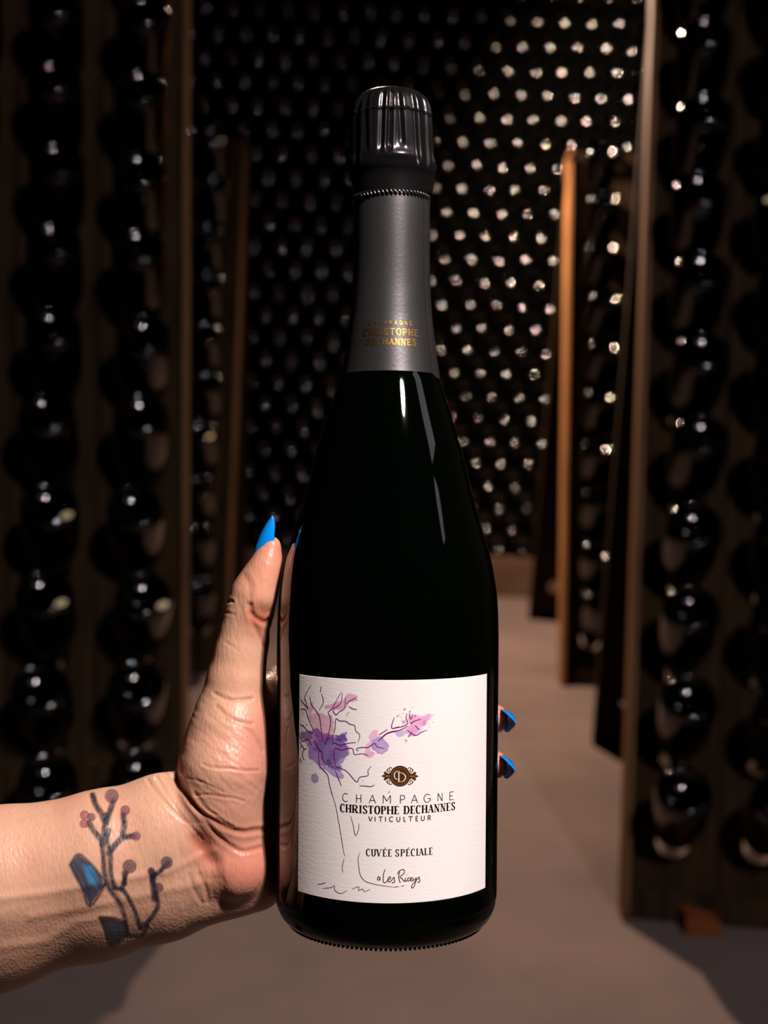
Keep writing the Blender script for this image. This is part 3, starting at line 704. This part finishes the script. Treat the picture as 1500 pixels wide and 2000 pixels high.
# thenar and palm
chain([(452, 1440, 14, 66), (440, 1500, 22, 76), (436, 1560, 14, 72), (452, 1610, 4, 64)], 26)
cap_((462, 1690, 8), (476, 1700, -30), 64, 66, 16)
cap_((470, 1660, -30), (455, 1600, -40), 66, 76, 26)
cap_((400, 1735, -40), (500, 1722, -60), 62, 58, 22)
def ring(y, phi, rad): a = radians(phi); return (xc(1500)-rad*cos(a), y, -rad*sin(a))
for y0_, y1_, r in ((1395, 1360, 58), (1470, 1430, 62), (1550, 1500, 64), (1630, 1575, 62), (1700, 1640, 56)):
    pts = [ring(y0_+(y1_-y0_)*t, ph, 222+r) for t, ph in ((0, 14), (.4, 38), (.7, 60), (1, 84))]
    for a, b in zip(pts[:-1], pts[1:]): cap_(a, b, r, r*.92, 24, False)
# fingers behind the bottle, tips coming round the right side
fingers = []
for yb, yt, rf, pe in ((1362, 1335, 37, 137), (1438, 1422, 38, 152), (1512, 1516, 37, 152), (1600, 1604, 33, 132)):
    phs = [80, 97, 114, 128, pe-6, pe]; pts = []
    for i, ph in enumerate(phs):
        t = i/(len(phs)-1); r = rf*(1-.22*t); bulge = 5 if i in (1, 3) else 0
        x, y, z = ring(yb+(yt-yb)*t, ph, 219+r+bulge); pts.append((x, y, z, r))
    chain(pts, 9, False); fingers.append(pts)
# keep clear of the bottle
Xg, Yg = XS[:, None], YS[None, :]
ax_ = 757+(1300-Yg)*.0076
dist = np.sqrt((Xg-ax_)[:, :, None]**2+ZS_[None, None, :]**2)
rb_ = np.interp(YS, [1000, 1035, 1065, 1095, 1125, 1155, 1190, 1225], [174, 184, 193, 201, 207, 211.6, 214.3, 216])[None, :, None]
below = np.clip((YS-1700)/94, 0, 1)[None, :, None]*0
SD = np.maximum(SD, (rb_+2.2-dist)).astype(np.float32)
def surface_nets(S_):
    ins = S_ < 0
    c = np.zeros(tuple(n-1 for n in S_.shape), np.int8)
    for i in (0, 1):
        for j in (0, 1):
            for k in (0, 1): c += ins[i:i+c.shape[0], j:j+c.shape[1], k:k+c.shape[2]]
    act = (c > 0) & (c < 8); idc = np.argwhere(act); vid = np.full(c.shape, -1, np.int64); vid[act] = np.arange(len(idc))
    acc = np.zeros((len(idc), 3)); cnt = np.zeros(len(idc))
    cor = [(i, j, k) for i in (0, 1) for j in (0, 1) for k in (0, 1)]
    for a in cor:
        for d in range(3):
            if a[d]: continue
            b = list(a); b[d] = 1
            A = S_[idc[:, 0]+a[0], idc[:, 1]+a[1], idc[:, 2]+a[2]]; B = S_[idc[:, 0]+b[0], idc[:, 1]+b[1], idc[:, 2]+b[2]]
            m = (A < 0) != (B < 0); t = np.where(m, A/(A-B+1e-12), 0)
            p = np.array(a, float)[None].repeat(len(idc), 0); p[:, d] += t
            acc[m] += p[m]; cnt[m] += 1
    P = idc+acc/cnt[:, None]; faces = []
    for d in range(3):
        e1, e2 = [q for q in range(3) if q != d]
        sl0 = [slice(None)]*3; sl1 = [slice(None)]*3; sl0[d] = slice(0, -1); sl1[d] = slice(1, None)
        cr_ = ins[tuple(sl0)] != ins[tuple(sl1)]
        I = np.argwhere(cr_); I = I[(I[:, e1] > 0) & (I[:, e2] > 0) & (I[:, e1] < S_.shape[e1]-1) & (I[:, e2] < S_.shape[e2]-1)]
        o1 = np.zeros(3, int); o1[e1] = 1; o2 = np.zeros(3, int); o2[e2] = 1
        q = [vid[tuple((I-a).T)] for a in (0*o1, o1, o1+o2, o2)]
        f = np.stack(q, 1); sgn = ins[tuple(I.T)] ^ (d == 1)
        f[sgn] = f[sgn][:, ::-1]; faces.append(f)
    return P, np.concatenate(faces)
P, Fq = surface_nets(SD)
P = np.array([gx0, gy0, gz0])+P*STEP
# hero units -> metres in the arm frame (origin at the wrist)
OW = pu((330, 1660, 0))
def loc(Pu):
    Pu = np.asarray(Pu, float); return np.stack([(Pu[..., 0]-OW[0])*s, (OW[1]-Pu[..., 1])*s, (Pu[..., 2]-OW[2])*s], -1)
base = bpy.data.meshes.new('arm_base'); base.from_pydata(loc(P).tolist(), [], Fq.tolist()); base.update()
tmp = bpy.data.objects.new('arm_tmp', base); COL.objects.link(tmp)
md = tmp.modifiers.new('s', 'SMOOTH'); md.iterations = 3; md.factor = .5
md = tmp.modifiers.new('d', 'SUBSURF'); md.levels = 1; md.render_levels = 1
dg = bpy.context.evaluated_depsgraph_get(); ev = tmp.evaluated_get(dg)
arm_me = bpy.data.meshes.new_from_object(ev); bpy.data.objects.remove(tmp)
nv = len(arm_me.vertices); co = np.empty(nv*3); arm_me.vertices.foreach_get('co', co); co = co.reshape(-1, 3)
no = np.empty(nv*3, np.float32); arm_me.vertices.foreach_get('normal', no) if False else arm_me.vertex_normals.foreach_get('vector', no); no = no.reshape(-1, 3)
hu = np.stack([co[:, 0]/s+OW[0], OW[1]-co[:, 1]/s, co[:, 2]/s+OW[2]], -1)
kk = FPX/(FPX-hu[:, 2]); PX = 750+(hu[:, 0]-750)*kk; PY = 1000+(hu[:, 1]-1000)*kk      # photo pixels of each skin point
front = no[:, 2] > -.1
if no[:, 2][np.argmax(co[:, 2])] < 0: print('NORMALS INVERTED')
def WZ(Pp): return [(300+x/4.6875, 1400+y/4.6875) for x, y in Pp]
def TZ(Pp): return [(380+x/3.846, 980+y/3.846) for x, y in Pp]
def FZ(Pp): return [(x/2.679, 1480+y/2.679) for x, y in Pp]
disp = np.zeros(nv); dark = np.zeros(nv)
cre = [(WZ([(195, 380), (188, 480), (240, 620), (330, 760), (420, 860), (560, 960), (700, 1030), (820, 1056), (900, 1045), (1010, 1030)]), 3.6, 5.2),
       (WZ([(250, 560), (330, 750), (480, 960), (600, 1100), (700, 1180), (800, 1230), (880, 1222), (980, 1195)]), 2.6, 4.5),
       (WZ([(390, 1120), (470, 1230), (545, 1325)]), 3.6, 12), (WZ([(380, 720), (500, 715), (640, 735), (740, 745), (830, 775)]), 1.3, 2.6),
       (WZ([(450, 430), (520, 460), (620, 470), (700, 475), (820, 490), (960, 490)]), 1.6, 3), (WZ([(380, 700), (500, 850), (640, 960), (720, 1000)]), 1.6, 3.4),
       (WZ([(555, 1330), (590, 1450), (625, 1560), (640, 1700)]), 1.6, 10), (WZ([(400, 760), (480, 850), (580, 900)]), 1.3, 2.5), (WZ([(300, 560), (420, 590), (540, 640), (640, 690)]), .9, 2.5),
       (WZ([(650, 30), (760, 60), (900, 150), (1000, 300)]), 1.4, 4), (WZ([(420, 1440), (480, 1560), (500, 1700)]), 1.2, 4), (WZ([(330, 1450), (370, 1580), (440, 1700)]), 1.2, 4),
       (TZ([(250, 752), (268, 745), (285, 752)]), 2.2, 3), (TZ([(415, 780), (430, 835), (470, 880), (530, 905), (560, 890)]), 3.6, 5), (TZ([(425, 850), (450, 930), (490, 1010), (525, 1080)]), 2.2, 5),
       (TZ([(150, 1440), (250, 1485), (350, 1490), (430, 1478)]), 2.0, 3.6), (TZ([(170, 1540), (250, 1610), (330, 1650), (430, 1668)]), 2.0, 4.2), (TZ([(240, 1060), (290, 1090), (330, 1120)]), .8, 3),
       (TZ([(230, 830), (300, 850)]), 1.0, 3), (TZ([(380, 560), (420, 640), (415, 760)]), 1.2, 6),
       (FZ([(775, 118), (830, 190), (900, 270), (960, 330)]), 1.6, 4), (FZ([(820, 100), (900, 230), (990, 350), (1060, 430)]), 1.0, 3)]
for Pl, dp, wd in cre:
    dp *= .9
    Pl = [tuple(q) for q in catmull(Pl, 4)]
    sel = front & (PX > min(p[0] for p in Pl)-30) & (PX < max(p[0] for p in Pl)+30) & (PY > min(p[1] for p in Pl)-30) & (PY < max(p[1] for p in Pl)+30)
    d = seg_dist(PX[sel], PY[sel], Pl); g = np.exp(-(d/wd)**2); disp[sel] -= dp*g; disp[sel] += dp*.28*np.exp(-((d-wd*1.9)/wd)**2)
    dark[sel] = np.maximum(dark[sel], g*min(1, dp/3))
# fine skin folds on the thenar running down-right, fibres across the wrist, tendons and veins
u_ = (PX*.62-PY*.78); v_ = (PX*.78+PY*.62)
fold_n = fbm2(u_+3000, v_*.22+900, 7, 31, 3)-.5
wt = np.exp(-((PX-440)/90)**2-((PY-1480)/110)**2); disp += front*fold_n*2.6*wt
wr = fbm2(PX+2000, PY*.3+500, 8, 41, 3)-.5; wt2 = np.exp(-((PX-360)/90)**2-((PY-1700)/90)**2); disp += front*wr*1.8*wt2
for Pl, hgt, wd in [([(-60, 1762), (100, 1742), (230, 1718), (330, 1700), (420, 1660)], 2.2, 9), ([(60, 1790), (200, 1765), (330, 1738), (400, 1722)], 1.8, 10), ([(0, 1850), (90, 1838), (150, 1800), (210, 1790)], 1.5, 9)]:
    d = seg_dist(PX, PY, Pl); disp += front*hgt*np.exp(-(d/wd)**2)
co2 = co+no*(disp*s)[:, None]; arm_me.vertices.foreach_set('co', co2.ravel()); arm_me.update()
arm_me.polygons.foreach_set('use_smooth', [True]*len(arm_me.polygons))
# skin colour
skin = np.ones((nv, 3))*np.array(lin((222, 172, 142)))
def mixc(mask, c):
    global skin
    mk = np.clip(mask, 0, 1)[:, None]; skin = skin*(1-mk)+np.array(lin(c))*mk
n1 = fbm2(PX+900, PY, 60, 51, 4); n2 = fbm2(PX+900, PY, 9, 52, 3)
mixc((n1-.4)*.9, (214, 146, 122)); mixc((n2-.55)*.8, (205, 140, 118))
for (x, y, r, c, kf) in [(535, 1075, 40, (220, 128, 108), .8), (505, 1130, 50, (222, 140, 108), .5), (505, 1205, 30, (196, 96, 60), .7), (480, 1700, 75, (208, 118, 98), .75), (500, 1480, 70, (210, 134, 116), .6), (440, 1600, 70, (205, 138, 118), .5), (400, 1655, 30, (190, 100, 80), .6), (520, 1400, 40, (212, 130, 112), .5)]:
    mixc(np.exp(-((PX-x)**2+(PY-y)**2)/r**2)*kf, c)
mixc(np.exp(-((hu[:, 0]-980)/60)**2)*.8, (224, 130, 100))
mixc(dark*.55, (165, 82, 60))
# tattoo, painted in the skin
nz_ = fbm2(PX+700, PY, 5, 61, 3)
def ink_line(Pp, wd, c=(34, 38, 52), op=.92, sf=4.0):
    Pp = [tuple(q) for q in catmull(FZ(Pp), 4)]; d = seg_dist(PX, PY, Pp); mixc(front*np.clip((wd/2-d)/sf+.5, 0, 1)*op*(.7+.5*nz_), c)
def ink_blot(Pp, c, op=.8, sf=4):
    sd = poly_sd(PX, PY, FZ(Pp))+(nz_-.5)*4; mixc(front*np.clip(-sd/sf+.5, 0, 1)*op, c)
ink_blot([(545, 420), (560, 480), (600, 670), (720, 860), (740, 920), (680, 930), (650, 800), (560, 640), (530, 500)], (130, 92, 84), .45)
for P_ in [[(485, 195), (500, 245), (530, 290), (545, 330)], [(592, 230), (575, 280), (555, 340)], [(555, 300), (545, 380), (535, 450)], [(465, 340), (490, 380), (525, 425)], [(645, 295), (650, 350), (640, 410)], [(700, 410), (640, 420), (600, 460), (570, 500)],
           ]:
    ink_line(P_, 11.5)
for P_ in [[(570, 380), (560, 430), (578, 500), (580, 600), (600, 680)], [(530, 430), (540, 520), (545, 600), (575, 690), (620, 750), (650, 830), (670, 930)], [(600, 680), (650, 700), (700, 790), (735, 890)], [(640, 680), (650, 640), (660, 600)],
           [(735, 890), (780, 850), (825, 780), (815, 700), (795, 620), (790, 590)], [(800, 620), (850, 580), (880, 550)], [(680, 930), (740, 930), (770, 880)]]:
    ink_line(P_, 9.5)
ink_line([(800, 600), (800, 660), (810, 740)], 13); ink_line([(645, 600), (655, 660)], 8)
for (x, y, r, c) in [(585, 200, 33, (98, 66, 84)), (442, 300, 20, (196, 92, 100)), (440, 345, 19, (196, 92, 100)), (478, 310, 18, (130, 80, 100)), (655, 275, 22, (150, 74, 88)), (712, 410, 20, (150, 80, 90)), (678, 568, 33, (74, 56, 72)), (872, 548, 28, (88, 70, 80)), (830, 680, 22, (80, 55, 65)), (790, 592, 16, (70, 60, 72))]:
    q = [(x+r*cos(a), y+r*sin(a)) for a in np.linspace(0, 2*pi, 14)]; ink_blot(q, c, .75, 3); ink_line(q, 3, (50, 44, 60), .7, 2); ink_line([(x+r*.4*cos(a), y+r*.4*sin(a)) for a in np.linspace(0, 5, 8)], 2, (50, 44, 60), .5, 2)
bt = [(365, 560), (410, 505), (470, 550), (530, 620), (548, 665), (470, 775), (430, 680), (395, 620)]
ink_blot(bt, (38, 62, 88), .92); ink_blot([(430, 560), (475, 560), (500, 610), (510, 680), (460, 640)], (64, 140, 188), .8, 8); ink_line(bt+[bt[0]], 5, (22, 28, 40), .85); ink_line([(400, 560), (450, 650), (470, 740)], 3, (22, 28, 40), .6); ink_line([(430, 530), (490, 620), (520, 680)], 3, (22, 28, 40), .5)
b2 = [(520, 830), (580, 835), (650, 860), (665, 920), (620, 970), (575, 985), (545, 900)]
ink_blot(b2, (26, 42, 60), .92); ink_blot([(560, 860), (630, 890), (600, 930)], (44, 84, 116), .6, 8); ink_line(b2+[b2[0]], 5, (20, 24, 34), .85)
att = arm_me.color_attributes.new('skin', 'FLOAT_COLOR', 'POINT')
cc = np.ones((nv, 4)); cc[:, :3] = skin; att.data.foreach_set('color', cc.ravel())
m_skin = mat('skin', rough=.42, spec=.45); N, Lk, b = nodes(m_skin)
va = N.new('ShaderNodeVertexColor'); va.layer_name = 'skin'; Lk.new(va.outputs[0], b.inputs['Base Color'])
b.inputs['Subsurface Weight'].default_value = .12; b.inputs['Subsurface Radius'].default_value = (1, .35, .2); b.inputs['Subsurface Scale'].default_value = .004
tc = N.new('ShaderNodeTexCoord')
n_a = N.new('ShaderNodeTexVoronoi'); n_a.inputs['Scale'].default_value = 900; n_b = N.new('ShaderNodeTexNoise'); n_b.inputs['Scale'].default_value = 260; n_b.inputs['Detail'].default_value = 5
mp = N.new('ShaderNodeMapping'); mp.inputs['Rotation'].default_value = (0, 0, .85); mp.inputs['Scale'].default_value = (1, .35, 1)
Lk.new(tc.outputs['Object'], mp.inputs[0]); Lk.new(mp.outputs[0], n_a.inputs['Vector']); Lk.new(mp.outputs[0], n_b.inputs['Vector'])
ad = N.new('ShaderNodeMath'); ad.operation = 'ADD'; Lk.new(n_a.outputs['Distance'], ad.inputs[0]); Lk.new(n_b.outputs['Fac'], ad.inputs[1])
bp = N.new('ShaderNodeBump'); bp.inputs['Strength'].default_value = .4; bp.inputs['Distance'].default_value = .0003; Lk.new(ad.outputs[0], bp.inputs['Height']); Lk.new(bp.outputs[0], b.inputs['Normal'])
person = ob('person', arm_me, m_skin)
person.matrix_world = Matrix.Translation(hero_world(*OW)) @ CAMROT.to_4x4()
tag(person, 'bare left forearm and hand, tattooed wrist and blue nails, holding the bottle', 'person')
# nails
m_nail = mat('blue_nail_polish', lin((10, 140, 235)), .12, 0, .6, Coat_Weight=.6)
def nail(base_u, tip_u, nrm, w0, length_pts, curve=1.0, arch=.0):
    """curved plate: base->tip axis, nrm outward, widths along length"""
    B = np.array(base_u, float); T = np.array(tip_u, float); ax = T-B; Ln = np.linalg.norm(ax); ax /= Ln
    nn = np.array(nrm, float); nn -= ax*(nn@ax); nn /= np.linalg.norm(nn); sd = np.cross(ax, nn)
    nl, nw = 22, 12; V = []; Fc = []
    for lay in (0, 1):
        for i in range(nl+1):
            t = i/nl; hw = w0*np.interp(t, [q[0] for q in length_pts], [q[1] for q in length_pts])
            for j in range(nw+1):
                a = (2*j/nw-1)*curve; r = hw/sin(min(curve, pi/2)) if curve > 0 else hw
                p = B+ax*Ln*t+sd*r*sin(a)+nn*(r*(cos(a)-1)+arch*sin(pi*t))-nn*(2.4*lay)
                V.append(loc(p))
    W_ = nw+1; o2 = (nl+1)*W_
    for i in range(nl):
        for j in range(nw):
            q = i*W_+j; Fc.append((q, q+1, q+W_+1, q+W_)); q += o2; Fc.append((q+W_, q+W_+1, q+1, q))
    for i in range(nl):
        for j in (0, nw):
            q = i*W_+j; Fc.append((q, q+W_, q+W_+o2, q+o2))
    for j in range(nw):
        for i in (0, nl):
            q = i*W_+j; Fc.append((q, q+1, q+1+o2, q+o2))
    me = me_from('fingernail', V, Fc, True); bm = bmesh.new(); bm.from_mesh(me); bmesh.ops.recalc_face_normals(bm, faces=bm.faces); bm.to_mesh(me); bm.free()
    return ob('fingernail', me, m_nail, person)
shape = [(0, .6), (.06, .85), (.2, 1), (.5, .95), (.8, .55), (.95, .2), (1, .05)]
nail((501, 1090, 18), (533, 1007, 12), (-.62, -.18, .76), 21, shape, 1.1, 4)
for f, (ty, tx, ln) in zip(fingers, ((1335, 0, 60), (1420, 1, 92), (1515, 1, 92), (1604, 0, 50))):
    x, y, z, r = f[-1]; a, b_ = np.array(f[-2][:3]), np.array(f[-1][:3]); dr = (b_-a)/np.linalg.norm(b_-a)
    if tx: nail((x+r*1.1, y-2, z-14), (x+r*1.1+4, y-6, z-14+ln), (1, -.25, -.1), 24, shape, 1.35, 4)
    else: nail((x+r*.6, y, z-25), (x+r*.6, y, z+12), (1, -.2, -.4), 22, shape, 1.2, 2)
